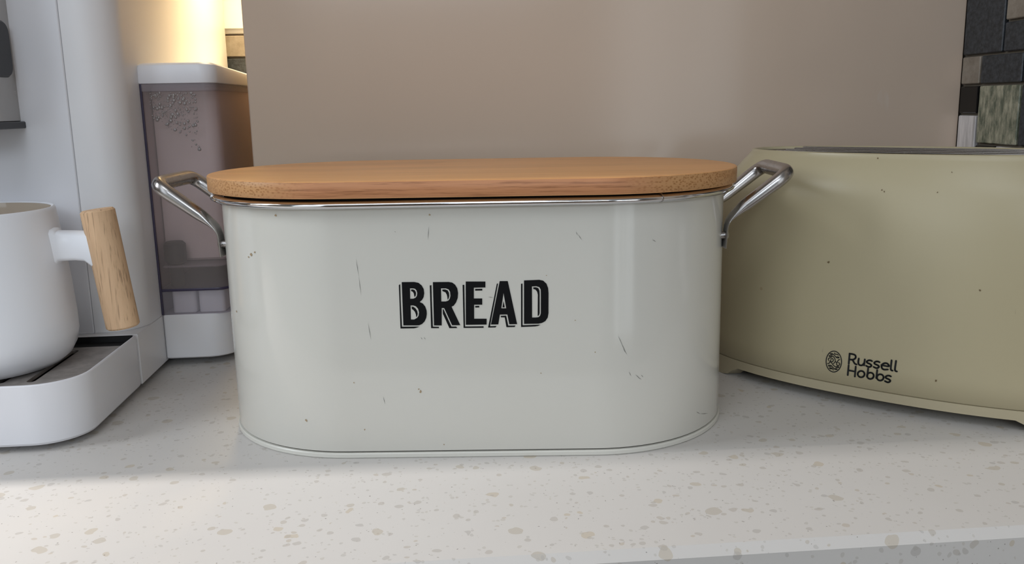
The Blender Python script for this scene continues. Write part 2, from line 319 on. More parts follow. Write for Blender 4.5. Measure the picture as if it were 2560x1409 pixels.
LOGO_TEXT=[[[-1582,3664],[-1600,2969]],[[-1581,3650],[-1534,3654],[-1487,3657],[-1441,3660],[-1396,3659],[-1352,3655],[-1308,3649],[-1268,3639],[-1236,3625],[-1212,3605],[-1195,3581],[-1183,3553],[-1178,3525],[-1177,3494],[-1181,3461],[-1192,3427],[-1209,3396],[-1234,3365],[-1265,3336],[-1303,3309],[-1348,3289],[-1401,3278],[-1463,3273],[-1527,3271],[-1590,3267]],[[-1374,3277],[-1352,3244],[-1330,3211],[-1308,3179],[-1287,3148],[-1266,3117],[-1245,3087],[-1224,3060],[-1201,3038],[-1176,3026],[-1149,3019],[-1121,3015],[-1094,3010]],[[-975,3427],[-981,3368],[-988,3308],[-993,3250],[-993,3198],[-989,3151],[-981,3108],[-969,3070],[-952,3040],[-928,3018],[-897,3003],[-864,2994],[-832,2992],[-799,2995],[-766,3005],[-733,3020],[-704,3041],[-681,3069],[-660,3104],[-642,3142],[-622,3179]],[[-591,3430],[-613,3029]],[[-134,3397],[-160,3406],[-185,3417],[-211,3425],[-238,3429],[-269,3427],[-302,3422],[-335,3413],[-365,3400],[-393,3381],[-421,3358],[-444,3333],[-457,3310],[-459,3290],[-451,3269],[-437,3251],[-419,3235],[-395,3224],[-365,3216],[-332,3209],[-301,3200],[-270,3189],[-236,3178],[-206,3166],[-183,3152],[-167,3136],[-155,3118],[-151,3100],[-153,3080],[-164,3058],[-184,3033],[-208,3010],[-232,2993],[-256,2982],[-281,2975],[-309,2973],[-339,2975],[-372,2982],[-409,2995],[-446,3010],[-483,3024]],[[336,3398],[310,3408],[285,3418],[260,3427],[232,3430],[202,3429],[169,3423],[137,3414],[108,3402],[79,3383],[52,3360],[29,3336],[16,3313],[15,3292],[22,3272],[36,3253],[54,3238],[78,3226],[108,3218],[140,3211],[171,3203],[202,3192],[235,3181],[265,3168],[288,3154],[304,3138],[315,3121],[320,3103],[318,3083],[306,3061],[287,3037],[263,3014],[239,2997],[216,2986],[191,2979],[164,2977],[134,2979],[101,2986],[65,2999],[28,3014],[-9,3028]],[[1084,2579],[1059,2588],[1034,2598],[1009,2606],[982,2610],[952,2608],[920,2603],[888,2594],[859,2581],[832,2563],[805,2539],[783,2515],[770,2492],[769,2471],[776,2451],[790,2433],[807,2417],[831,2406],[860,2398],[892,2391],[922,2383],[953,2372],[985,2361],[1014,2349],[1037,2335],[1053,2319],[1064,2302],[1069,2284],[1067,2264],[1056,2242],[1037,2218],[1014,2195],[990,2177],[967,2167],[942,2160],[916,2157],[886,2159],[854,2167],[818,2179],[782,2194],[746,2208]],[[465,3230],[580,3223],[702,3215],[810,3209],[886,3213],[921,3230],[926,3255],[914,3284],[900,3310],[884,3334],[860,3358],[831,3379],[800,3393],[766,3400],[727,3401],[688,3396],[651,3385],[614,3367],[578,3342],[545,3313],[519,3282],[500,3250],[487,3215],[480,3180],[478,3145],[481,3111],[490,3076],[504,3044],[523,3017],[548,2996],[577,2980],[612,2968],[652,2963],[701,2967],[756,2978],[813,2992],[870,3005]],[[1062,3641],[1057,3497],[1051,3346],[1047,3209],[1047,3105],[1052,3046],[1061,3019],[1073,3009],[1086,2998],[1103,2987],[1122,2982],[1142,2979],[1162,2976]],[[1333,3649],[1323,3504],[1313,3352],[1304,3213],[1302,3107],[1306,3044],[1314,3014],[1327,3000],[1341,2987],[1360,2974],[1381,2970],[1404,2969],[1426,2966]],[[-1601,2858],[-1623,2187]],[[-1138,2856],[-1158,2174]],[[-1608,2523],[-1143,2510]],[[-549,2449],[-552,2401],[-565,2353],[-588,2309],[-620,2269],[-660,2236],[-705,2212],[-752,2198],[-801,2195],[-848,2202],[-891,2220],[-927,2248],[-955,2284],[-974,2326],[-983,2372],[-980,2421],[-967,2469],[-943,2514],[-911,2554],[-871,2586],[-826,2610],[-778,2624],[-730,2627],[-683,2619],[-640,2601],[-604,2574],[-576,2538],[-558,2496],[-549,2449]],[[-345,2864],[-374,2288]],[[33,2437],[30,2389],[18,2342],[-4,2297],[-35,2258],[-73,2226],[-116,2202],[-162,2188],[-209,2185],[-254,2193],[-295,2211],[-330,2239],[-357,2275],[-375,2317],[-384,2363],[-381,2411],[-369,2459],[-346,2504],[-315,2543],[-277,2575],[-234,2598],[-188,2612],[-141,2615],[-96,2607],[-56,2588],[-21,2561],[7,2525],[25,2483],[33,2437]],[[226,2853],[201,2308]],[[646,2435],[644,2388],[631,2341],[610,2296],[579,2257],[542,2226],[500,2202],[455,2189],[409,2186],[364,2194],[324,2212],[289,2240],[262,2275],[244,2317],[236,2363],[238,2411],[251,2458],[273,2502],[303,2542],[341,2573],[383,2596],[428,2610],[474,2612],[518,2604],[559,2586],[593,2558],[620,2523],[638,2481],[646,2435]]]
LOGO_OVAL=[[-2081,3032],[-2081,2920],[-2093,2809],[-2118,2700],[-2154,2597],[-2201,2503],[-2258,2419],[-2323,2348],[-2395,2292],[-2472,2251],[-2553,2227],[-2634,2220],[-2715,2232],[-2793,2261],[-2866,2306],[-2932,2368],[-2990,2443],[-3039,2531],[-3076,2630],[-3101,2736],[-3114,2847],[-3114,2960],[-3101,3073],[-3075,3182],[-3038,3286],[-2989,3380],[-2931,3464],[-2864,3535],[-2792,3590],[-2714,3630],[-2634,3653],[-2553,3658],[-2473,3645],[-2396,3615],[-2324,3569],[-2259,3507],[-2202,3432],[-2155,3344],[-2118,3247],[-2094,3142],[-2081,3032]]
LOGO_SCRIPT=[[[-2931,2941],[-2950,2971],[-2969,3000],[-2977,3029],[-2969,3062],[-2952,3095],[-2928,3121],[-2897,3138],[-2860,3149],[-2821,3154],[-2779,3153],[-2736,3147],[-2699,3134],[-2670,3111],[-2647,3080],[-2633,3050],[-2628,3021],[-2632,2992],[-2642,2966],[-2660,2942],[-2686,2921],[-2713,2905],[-2739,2899],[-2766,2898],[-2793,2898]],[[-2776,3066],[-2796,3021],[-2816,2977],[-2836,2931],[-2856,2879],[-2876,2826],[-2895,2783],[-2912,2757],[-2928,2742],[-2946,2732],[-2968,2729],[-2991,2731],[-3015,2733]],[[-2806,2882],[-2767,2847],[-2728,2812],[-2692,2779],[-2662,2745],[-2635,2713],[-2606,2684],[-2571,2661],[-2533,2641],[-2495,2622],[-2458,2603],[-2421,2585],[-2385,2574],[-2347,2572],[-2309,2578],[-2279,2586],[-2255,2599],[-2238,2615],[-2235,2629],[-2251,2641],[-2280,2652],[-2310,2656],[-2335,2651],[-2362,2640],[-2388,2628]],[[-2936,3277],[-2906,3291],[-2877,3305],[-2844,3314],[-2805,3317],[-2763,3316],[-2722,3308],[-2683,3294],[-2646,3273],[-2611,3246],[-2578,3210],[-2547,3168],[-2523,3124],[-2508,3079],[-2499,3032],[-2496,2992],[-2495,2966],[-2499,2947],[-2512,2921],[-2539,2883],[-2575,2838],[-2612,2793]],[[-2500,2950],[-2405,2926]],[[-2205,3146],[-2229,3140],[-2254,3134],[-2276,3120],[-2295,3094],[-2313,3060],[-2330,3022],[-2352,2979],[-2373,2932],[-2390,2888],[-2399,2847],[-2402,2809],[-2397,2777],[-2380,2751],[-2354,2732],[-2327,2721],[-2296,2723],[-2263,2735],[-2235,2752],[-2213,2774],[-2195,2801],[-2186,2829],[-2189,2857],[-2200,2884],[-2217,2905],[-2241,2914],[-2269,2916],[-2298,2918]],[[-2863,3420],[-2833,3437],[-2802,3454],[-2771,3464],[-2739,3462],[-2707,3452],[-2675,3439],[-2647,3425],[-2619,3407],[-2592,3386],[-2564,3360],[-2535,3331],[-2507,3305],[-2479,3284],[-2451,3265],[-2424,3251],[-2397,3240],[-2370,3232],[-2342,3231],[-2307,3241],[-2271,3258],[-2252,3274],[-2262,3289],[-2290,3302],[-2320,3310],[-2349,3308],[-2381,3301],[-2413,3294]],[[-2574,3539],[-2565,3511],[-2557,3482],[-2543,3462],[-2519,3456],[-2491,3459],[-2462,3463],[-2436,3469],[-2409,3476],[-2383,3476],[-2359,3465],[-2337,3446],[-2314,3427]],[[-2921,3246],[-2894,3240],[-2867,3234],[-2839,3233],[-2809,3239],[-2778,3251],[-2746,3263]],[[-2849,3416],[-2827,3407],[-2804,3397],[-2781,3394],[-2755,3399],[-2728,3410],[-2701,3421]],[[-2940,2609],[-2909,2621],[-2878,2633],[-2846,2640],[-2814,2642],[-2782,2639],[-2751,2630],[-2722,2613],[-2694,2589],[-2666,2563],[-2638,2537],[-2610,2508],[-2581,2483],[-2550,2462],[-2517,2444],[-2484,2432],[-2447,2429],[-2408,2433],[-2377,2438],[-2355,2444],[-2341,2451],[-2338,2459],[-2353,2470],[-2379,2482],[-2407,2488],[-2432,2484],[-2459,2475],[-2486,2466]],[[-2938,2582],[-2910,2574],[-2883,2566],[-2856,2563],[-2829,2567],[-2802,2576],[-2775,2585]],[[-2863,2451],[-2837,2460],[-2811,2468],[-2783,2473],[-2751,2473],[-2717,2470],[-2688,2463],[-2665,2452],[-2647,2436],[-2631,2419],[-2617,2399],[-2606,2378],[-2594,2357]],[[-2862,2431],[-2834,2423],[-2806,2415],[-2779,2412],[-2753,2418],[-2726,2429],[-2700,2440]]]
BIN_SCUFFS=[[[-6163,11890],[-6061,10860],[-5984,9753]],[[-5025,3772],[-4932,3285]],[[-2005,13625],[-2080,12839]],[[8527,7168],[8784,6587],[8972,6149]],[[8643,6879],[9019,6051]],[[8808,6397],[9066,6000]],[[9545,4789],[9834,4494]],[[9689,4606],[9930,4435]],[[9880,4729],[10025,4568]],[[9166,4991],[9309,4691]],[[-2705,7272],[-2619,7129]],[[-2522,7269],[-2436,7126]],[[6170,13189],[6258,12963]],[[6280,13030],[6501,12690]],[[10468,12575],[10708,12419]],[[-5679,8188],[-5551,7128]],[[13535,1646],[13848,1365],[14516,1094]],[[1188,9543],[1503,9514]],[[-3935,13367],[-3848,13321]]]
BIN_CHIPS=[[-9669,2254,88],[-12638,11897,110],[-12348,12069,66],[-12842,11730,66],[-2835,4030,88],[-2944,4177,66],[-10694,14298,88],[-1935,14272,66],[-14370,8102,66],[6096,8118,44],[4497,10729,33],[-6674,4617,44],[-6199,1762,55],[-1606,787,44],[7224,6222,44],[4106,5033,44]]
TOASTER_SPOTS=[[-3339,9554,88],[3728,2752,88],[-375,14405,66],[-215,14313,66],[5701,8657,66],[-1004,16326,66],[3469,15590,44],[-6651,15042,44],[2872,14389,44]]
# ------------------------------------------------------------------ room
def sbox(name, m, *dims): bm = bmesh.new(); box(bm, *dims); return struct(name, bm, m)
sbox('floor', M['floor'], -.95, 2.2, -2.6, 1.15, -1.0, -.9)
sbox('ceiling', M['ceiling'], -.95, 2.3, -2.7, 1.15, 1.5, 1.6)
wall_back = sbox('wall_back', M['wall'], -.95, 2.3, 1.045, 1.15, -.9, 1.5)
wall_right = sbox('wall_right', M['wall'], .451, .56, .16, 1.045, -.9, 1.5)
sbox('wall_left', M['wall'], -.95, -.865, -2.7, 1.045, -.9, 1.5)
sbox('wall_front', M['wall'], -.95, 2.3, -2.7, -2.6, -.9, 1.5)
sbox('wall_far_right', M['wall'], 2.2, 2.3, -2.6, 1.045, -.9, 1.5)
sbox('shadow_edge_pier', M['wall'], -.66, -.572, .500, 1.045, 0.0, 1.5)  # unseen pier added to cut the slit light along a sharp line
def window(name, axis, at, a0, a1, z0, z1, t=.06):
    bm = bmesh.new()
    for (p0, p1, q0, q1) in ((a0 - t, a0, z0 - t, z1 + t), (a1, a1 + t, z0 - t, z1 + t), (a0, a1, z0 - t, z0), (a0, a1, z1, z1 + t)):
        if axis == 'y': box(bm, p0, p1, at - .03, at + .03, q0, q1)
        else: box(bm, at - .03, at + .03, p0, p1, q0, q1)
    return struct(name, bm, M['frame'])
window('window_1', 'y', -2.57, .78, 1.82, -.86, 1.07, .05)
window('window_2', 'x', -.855, -1.13, .535, -.86, 1.22, .015)
window('fill_light_frame', 'y', -2.57, -.62, .52, .76, 1.40, .05)  # frame added around the front fill lamp
bm = bmesh.new()
for x in (1.03, 1.12, 1.28): box(bm, x, x + .035, -2.54, -2.50, -.86, 1.07)
tag(obj('window_1_bars', bm, M['frame'], bpy.data.objects['window_1'], 0))
bm = bmesh.new()
for d in ((-.86, -.81, -1.28, -.22), (.01, .07, -1.28, -.22), (-.81, .01, -1.28, -1.26), (-.81, .01, -.24, -.22)): box(bm, *d, 1.44, 1.5)
struct('window_3', bm, M['frame'])

# ------------------------------------------------------------------ mosaic tiles
TILE_ME = {}
def tile_mesh(wd, ht, m):
    k = (round(wd, 4), round(ht, 4), m)
    if k not in TILE_ME:
        bm = bmesh.new(); slab(bm, -wd / 2, wd / 2, -ht / 2, ht / 2, 0, .0042, .0008, .0007, 1)
        me = bpy.data.meshes.new('tile'); bmesh.ops.recalc_face_normals(bm, faces=bm.faces); bm.to_mesh(me); bm.free()
        me.materials.append(M[m]); TILE_ME[k] = me
    return TILE_ME[k]
def mosaic(parent, place, nc, rows, pc, pr, fixed, seed):
    """place(x, z) -> (location, rotation); grid columns 0..nc-1, rows given as range"""
    rnd = random.Random(seed); used = set()
    kinds = ['tile_black', 'tile_slate', 'tile_slate', 'tile_stone', 'tile_silver', 'tile_green', 'tile_stone', 'tile_slate']
    def put(c, r, wc, hr, m):
        for i in range(wc):
            for j in range(hr): used.add((c + i, r + j))
        wd = wc * pc - .0022; ht = hr * pr - .0020
        o = bpy.data.objects.new('tile', tile_mesh(wd, ht, m)); COL.objects.link(o); o.parent = parent
        o.location, o.rotation_euler = place((c + wc / 2) * pc, (r + hr / 2) * pr)
    for f in fixed: put(*f)
    for r in rows:
        for c in range(nc):
            if (c, r) in used: continue
            opts = [(1, 1), (1, 1), (2, 1), (2, 2), (1, 2)]; rnd.shuffle(opts)
            for wc, hr in opts:
                if c + wc <= nc and r + hr <= rows[-1] + 1 and not any((c + i, r + j) in used for i in range(wc) for j in range(hr)):
                    put(c, r, wc, hr, rnd.choice(kinds)); break
def grout_sheet(parent, *d):
    bm = bmesh.new(); box(bm, *d); obj('grout', bm, M['grout'], parent, 0)
grout_sheet(wall_right, .4488, .4515, .30, .7425, .0005, .40)
mosaic(wall_right, lambda x, z: ((.4489, .7408 - x, .2096 + z), (math.pi / 2, 0, -math.pi / 2)), 14, range(-8, 7), .0271, .0239,
       [(0, 1, 2, 2, 'tile_slate'), (2, 2, 1, 1, 'tile_stone'), (2, 1, 2, 1, 'tile_slate'), (0, 0, 1, 1, 'tile_stone'), (1, 0, 2, 1, 'tile_slate'),
        (0, -1, 1, 1, 'tile_black'), (1, -2, 2, 2, 'tile_green'), (0, -3, 1, 2, 'tile_silver'), (1, -3, 1, 1, 'tile_black'), (2, -3, 1, 1, 'tile_silver'),
        (3, -2, 1, 2, 'tile_slate'), (3, -3, 1, 1, 'tile_black'), (3, 0, 1, 1, 'tile_black')], 3)
grout_sheet(wall_back, -.62, -.13, 1.0432, 1.046, .0005, .2835)
mosaic(wall_back, lambda x, z: ((-.62 + x, 1.0431, .2825 - .0245 * 11 + z), (math.pi / 2, 0, 0)), 20, range(0, 11), .0245, .0245,
       [(15, 10, 2, 1, 'tile_stone'), (15, 8, 2, 2, 'tile_slate'), (17, 10, 1, 1, 'tile_silver')], 5)
bm = bmesh.new()
def slab_y(bm, x0, x1, z0, z1, y0, y1, rad=.001, e=.0006, n=6):
    b2 = bmesh.new(); slab(b2, x0, x1, z0, z1, y0, y1, rad, e, n)
    me = bpy.data.meshes.new('tmp')
    for v in b2.verts: v.co = Vector((v.co.x, v.co.z, v.co.y))
    b2.to_mesh(me); b2.free(); bm.from_mesh(me); bpy.data.meshes.remove(me)
def slab_x(bm, y0, y1, z0, z1, x0, x1, rad=.001, e=.0006, n=6):
    b2 = bmesh.new(); slab(b2, y0, y1, z0, z1, x0, x1, rad, e, n)
    me = bpy.data.meshes.new('tmp')
    for v in b2.verts: v.co = Vector((v.co.z, v.co.x, v.co.y))
    b2.to_mesh(me); b2.free(); bm.from_mesh(me); bpy.data.meshes.remove(me)
plate = empty('wall_plate', (-.215, 1.0448, .2838))
def part(name, bm, m, parent, smooth=35):
    off = parent.location if parent.parent is None else parent.parent.location
    bmesh.ops.translate(bm, verts=bm.verts, vec=-Vector(off))
    return obj(name, bm, m, parent, smooth)
slab_y(bm, -.262, -.168, .2838, .37, 1.0405, 1.0448, .004, .001); part('back_plate', bm, M['plate'], plate)
bm = bmesh.new(); slab_y(bm, -.259, -.171, .2882, .366, 1.0365, 1.0405, .004, .001); part('cover', bm, M['plate'], plate)
tag(plate, 'white stepped wall plate above the mosaic tiles in the lit gap', 'wall plate')

# ------------------------------------------------------------------ worktop and units
wt = empty('worktop', (-.5, .7, -.03))
bm = bmesh.new()
ch = .0042
prof = [(.3694 + ch, 0), (.3694, -ch), (.3694, -.028), (.371, -.03), (1.0448, -.03), (1.0448, 0)]
loft(bm, [[(u, y, z) for y, z in prof] for u in (-.8645, .4505)])
part('slab', bm, M['quartz'], wt, 0)
tag(wt, 'pale speckled quartz worktop with chamfered front edge under everything', 'worktop')
bu = empty('base_cabinet', (-.5, .72, -.9))
bm = bmesh.new(); box(bm, -.863, .449, .415, 1.043, -.898, -.0302); part('carcass', bm, M['carcass'], bu, 0)
for k in range(3):
    bm = bmesh.new(); slab_y(bm, -.861 + k * .437, -.861 + k * .437 + .433, -.76, -.05, .394, .4145, .002, .001); part('door', bm, M['unit'], bu)
tag(bu, 'row of cashmere base cabinets below the quartz worktop', 'cabinet')

cb = empty('wall_cupboard', (.149, .89, .001))
bm = bmesh.new(); slab_y(bm, -.1484, .4462, .004, 1.18, .7415, .7600, .0012, .0009, 3)
o = part('door', bm, M['panel'], cb); 
bm = bmesh.new(); box(bm, -.146, .445, .762, 1.0425, .0012, 1.18); part('carcass', bm, M['carcass'], cb, 0)
tag(cb, 'tall glossy beige cupboard door rising from the worktop behind the bread bin', 'cupboard')

wc = empty('wall_cabinet', (-.39, .88, .46))
bm = bmesh.new(); box(bm, -.63, -.15, .742, 1.0425, .46, 1.1); part('carcass', bm, M['carcass'], wc, 0)
bm = bmesh.new(); slab_y(bm, -.63, -.15, .46, 1.1, .722, .7405, .0012, .0009, 3); part('door', bm, M['panel'], wc)
tag(wc, 'beige wall cabinet hung above the white coffee machine', 'cabinet')
lamp = empty('cabinet_lamp', (-.185, .93, .4597))
bm = bmesh.new(); cyl(bm, (-.185, .93, .4455), (-.185, .93, .4597), .030, 32, .001); part('housing', bm, M['white_plastic'], lamp)
bm = bmesh.new(); cyl(bm, (-.185, .93, .4447), (-.185, .93, .4457), .026, 32); part('diffuser', bm, M['led'], lamp)
tag(lamp, 'small round warm lamp under the beige wall cabinet', 'lamp')
pl = bpy.data.lights.new('lamp_light', 'AREA'); pl.shape = 'DISK'; pl.size = .05; pl.energy = .72; pl.color = (1, .77, .41); pl.spread = math.radians(105)
po = bpy.data.objects.new('lamp_light', pl); COL.objects.link(po); po.parent = lamp; po.location = (0, 0, -.0162)

# ------------------------------------------------------------------ flat filled shapes (letters, pierced plates)
def fill_poly(polys, thick=0.0):
    cu = bpy.data.curves.new('tmp', 'CURVE'); cu.dimensions = '2D'; cu.fill_mode = 'BOTH' if thick else 'FRONT'; cu.extrude = thick / 2
    for P in polys:
        s = cu.splines.new('POLY'); s.points.add(len(P) - 1); s.use_cyclic_u = True
        for pt, (x, y) in zip(s.points, P): pt.co = (x, y, 0, 1)
    o = bpy.data.objects.new('tmp', cu); COL.objects.link(o)
    dg = bpy.context.evaluated_depsgraph_get(); me = bpy.data.meshes.new_from_object(o.evaluated_get(dg))
    bm = bmesh.new(); bm.from_mesh(me)
    bpy.data.objects.remove(o); bpy.data.curves.remove(cu); bpy.data.meshes.remove(me)
    return bm
def slot_loop(x0, x1, y0, y1, n=6):
    return [(p[0], p[1]) for p in rrect(x0, x1, y0, y1, min(x1 - x0, y1 - y0) / 2 - 1e-5, 0, n)]

# ------------------------------------------------------------------ bread bin
BIN_YAW = math.radians(-5.7615)
bb = empty('bread_bin', (.02269, .57917, 0), BIN_YAW)
BL, BR = .3195, .0868
def inset(d, z, L=BL, r=BR): return stad(L - 2 * d, r - d, z)
bm = bmesh.new()
loft(bm, [inset(.0016, .0031), inset(.0011, .0037)], cap1=False, mi=1)
loft(bm, [inset(.0011, .0037), inset(.0002, .0041), inset(0, .0048), inset(0, .076), inset(0, .1478)], cap0=False)
obj('body', bm, [M['enamel'], M['seam']], bb)
bm = bmesh.new()
loft(bm, [inset(-.0002, 0), inset(-.0009, .0006), inset(-.0009, .0026), inset(-.0004, .0032), inset(.004, .0034)])
obj('base_rim', bm, M['rim_enamel'], bb)
def rim_ring(hw, hz, n=14, off=.0031, z=.1491):
    return [stad(BL + 2 * off + 2 * hw * math.cos(t), BR + off + hw * math.cos(t), z + hz * math.sin(t)) for t in [2 * math.pi * k / n for k in range(n + 1)]]
bm = bmesh.new(); loft(bm, rim_ring(.0036, .0022), cap0=False, cap1=False); bmesh.ops.remove_doubles(bm, verts=bm.verts, dist=1e-6)
ring = obj('chrome_rim', bm, M['chrome'], bb, 60); tag(ring, 'polished chrome rim with a crimped joint')
for a, sg in ((.1085, -1), (-.1555, -1)):
    c = abs(a) - (BL / 2 - BR); th = math.asin(c / (BR + .0031)); sx = 1 if a > 0 else -1
    bm = bmesh.new(); ra, rb_ = .0037, .0026
    rings = []
    for dt in (-.0062, -.0050, .0050, .0062):
        k = .92 if abs(dt) > .006 else 1.03
        ang = th + dt; R0 = BR + .0031
        rings.append([(sx * ((BL / 2 - BR) + (R0 + k * ra * math.cos(t)) * math.sin(ang)), -(R0 + k * ra * math.cos(t)) * math.cos(ang), .1494 + k * rb_ * math.sin(t)) for t in [2 * math.pi * q / 20 for q in range(20)]])
    loft(bm, rings); obj('rim_joint', bm, M['handle_steel'], bb)
# lid
lid = obj('lid', (lambda b: (loft(b, [stad(.335 - .0012, .0943 - .0006, 0), stad(.335, .0943, .0006), stad(.335, .0943, .0088), stad(.335 - .001, .0943 - .0005, .0093), stad(.335 - .003, .0943 - .0015, .00953)]), b)[1])(bmesh.new()), M['bamboo'], bb, 50, (0, 0, .1528))
tag(lid, 'bamboo lid with rounded ends'); lid.rotation_euler = (0, math.radians(.16), 0)
bm = bmesh.new(); loft(bm, [stad(.3165, .0853, -.0048), stad(.3165, .0853, 0)]); tag(obj('lid_plug', bm, M['plug'], lid), 'dark underside plug of the lid')
# handles
def smooth_path(P, rad, n=6):
    out = [Vector(P[0])]
    for a, b, c in zip(P[:-2], P[1:-1], P[2:]):
        a, b, c = Vector(a), Vector(b), Vector(c); d0 = (a - b); d1 = (c - b)
        r = min(rad, d0.length * .45, d1.length * .45); p0 = b + d0.normalized() * r; p1 = b + d1.normalized() * r
        for k in range(n + 1):
            t = k / n; out.append(p0 * (1 - t) ** 2 + b * 2 * t * (1 - t) + p1 * t * t)
    out.append(Vector(P[-1])); return out
def handle(s):
    xt, xb = .1570, .1580
    half = [(xt, -.0275, .1118), (xb, -.0275, .1285), (.1655, -.0285, .1355), (.1945, -.0310, .1578)]
    P = [(s * x, y, z) for x, y, z in half] + [(s * x, -y, z) for x, y, z in half[::-1]]
    path = smooth_path(P, .010)
    N = len(path); rings = []
    for i, p in enumerate(path):
        t = (path[min(i + 1, N - 1)] - path[max(i - 1, 0)]).normalized()
        zz = p.z; k = min(1, max(0, (zz - .1265) / .016)); k = k * k * (3 - 2 * k)
        legd = Vector((s * .029, 0, .0223)).normalized(); nt = Vector((s, -.0, 0)); nl = Vector((s * legd.z, 0, -abs(legd.x)))
        n = (nt * (1 - k) + nl * k).normalized(); n = (n - t * n.dot(t)).normalized(); mm = t.cross(n)
        hn = .0008 + (.0043 - .0008) * k; hm = .0058 + (.0045 - .0058) * k
        rings.append([p + n * hn * math.copysign(abs(math.cos(a)) ** .8, math.cos(a)) + mm * hm * math.copysign(abs(math.sin(a)) ** .8, math.sin(a)) for a in [2 * math.pi * q / 20 for q in range(20)]])
    bm = bmesh.new(); loft(bm, rings)
    h = obj('handle', bm, M['handle_steel'], bb, 50)
    tag(h, 'bent steel loop handle riveted to the bin end')
    for y in (-.0275, .0275):
        bm = bmesh.new(); b0 = Vector((s * (xt + .0008), y, .1195))
        R = [(.0030, 0), (.0029, .0007), (.0022, .0015), (.0010, .0019)]
        loft(bm, [[b0 + Vector((s * h_, r * math.cos(a), r * math.sin(a))) for a in [2 * math.pi * q / 16 for q in range(16)]] for r, h_ in R]); obj('rivet', bm, M['handle_steel'], h)
        bm = bmesh.new()
        cx = BL / 2 - BR; dx = math.sqrt(BR ** 2 - y ** 2)
        cyl(bm, (s * (cx + dx - .001), y, .1195), (s * xt, y, .1195), .0026, 12); obj('rivet_stem', bm, M['handle_steel'], h)
for s in (-1, 1): handle(s)
for faces, shadow in BREAD_LETTERS:
    bm = fill_poly([[(x * 1e-5, z * 1e-5) for x, z in P] for P in faces])
    for P in shadow:
        b2 = fill_poly([[(x * 1e-5, z * 1e-5) for x, z in P]]); me = bpy.data.meshes.new('t'); b2.to_mesh(me); b2.free(); bm.from_mesh(me); bpy.data.meshes.remove(me)
    for v in bm.verts: v.co = Vector((v.co.x, -BR - .0002, v.co.y))
    o = obj('letter', bm, M['print'], bb, 0)
    tag(o, 'black printed capital letter with a drop line on the bin front')
def on_bin(x, z, off=.00022):
    c = BL / 2 - BR; xx = max(abs(x) - c, 0); y = -math.sqrt(max(0, BR * BR - xx * xx)); n = Vector((math.copysign(xx, x), y, 0)).normalized()
    return Vector((x, y, z)) + n * off
bm = bmesh.new()
for P in BIN_SCUFFS:
    P = [(x * 1e-5, z * 1e-5) for x, z in P]
    for k, ((x0, z0), (x1, z1)) in enumerate(zip(P[:-1], P[1:])):
        dx, dz = x1 - x0, z1 - z0; L = math.hypot(dx, dz); nx, nz = -dz / L * .00016, dx / L * .00016
        bm.faces.new([bm.verts.new(on_bin(*q)) for q in ((x0, z0), (x0 * .5 + x1 * .5 + nx, z0 * .5 + z1 * .5 + nz), (x1, z1), (x0 * .5 + x1 * .5 - nx, z0 * .5 + z1 * .5 - nz))])
tag(obj('scuff_marks', bm, M['scuff'], bb, 0), kind='stuff')
def spots(bm, data, place, seed):
    r_ = random.Random(seed)
    for x, z, r in data:
        x, z, r = x * 1e-5, z * 1e-5, r * 1e-5
        bm.faces.new([bm.verts.new(place(x + r * r_.uniform(.4, 1.1) * math.cos(a), z + r * r_.uniform(.4, 1.1) * math.sin(a))) for a in [2 * math.pi * q / 9 for q in range(9)]])
bm = bmesh.new(); spots(bm, BIN_CHIPS, on_bin, 4); tag(obj('paint_chips', bm, M['ochre'], bb, 0), kind='stuff')
tag(bb, 'cream enamel bread bin marked BREAD with bamboo lid and steel handles', 'bread bin')

# ------------------------------------------------------------------ toaster
TO = empty('toaster', (.3214, .5822, 0), math.radians(-43.0))
TZ = [(.0145, .145, .065), (.05, .1447, .0645), (.08, .144, .064), (.105, .1423, .063), (.131, .138, .061), (.145, .131, .0575), (.155, .122, .053), (.161, .1165, .0498), (.166, .112, .0467)]
def tl(z):
    if z <= TZ[0][0]: return TZ[0][1:]
    for (z0, l0, d0), (z1, l1, d1) in zip(TZ[:-1], TZ[1:]):
        if z <= z1:
            t = (z - z0) / (z1 - z0); return l0 + (l1 - l0) * t, d0 + (d1 - d0) * t
    return TZ[-1][1:]
def sup(l, d, z, n=112, e=2.2):
    P = []
    for k in range(n):
        a = 2 * math.pi * k / n; c, s = math.cos(a), math.sin(a)
        P.append((l * math.copysign(abs(c) ** (2 / e), c), d * math.copysign(abs(s) ** (2 / e), s), z))
    return P
bm = bmesh.new(); R = []
for z in [.0149, .03, .05, .08, .095, .105, .118, .131, .139, .145, .150, .155, .159, .162, .1645]:
    l, d = tl(z); R.append(sup(l, d, z))
R = [sup(.1445, .0645, .0146)] + R + [sup(.1128, .0475, .1657), sup(.1115, .0462, .1662), sup(.1098, .0447, .1660), sup(.1090, .0440, .1645), sup(.1088, .0438, .160)]
loft(bm, R, cap1=False); obj('shell', bm, M['toaster'], TO, 60)
def foot_z(x):
    def ss(a, b, v): t = min(1, max(0, (v - a) / (b - a))); return t * t * (3 - 2 * t)
    return .0078 * (1 - max(ss(-.100, -.114, x), ss(.082, .096, x)))
bm = bmesh.new()
top0 = sup(.1440, .0640, .0143); top1 = sup(.1447, .0647, .0140); low = sup(.1445, .0645, .0)
low = [(x, y, foot_z(x) + .0002) for x, y, z in low]; low2 = [(x * .93, y * .86, z) for x, y, z in low]; inn = [(x * .92, y * .85, .009) for x, y, z in low]
loft(bm, [top0, top1, low, low2, inn]); tag(obj('base', bm, M['toaster_base'], TO, 40), 'cream base band with two curved feet')
bm = bmesh.new(); loft(bm, [sup(.1434, .0634, .0138), sup(.1434, .0634, .0152)]); obj('shadow_gap', bm, M['seam'], TO)
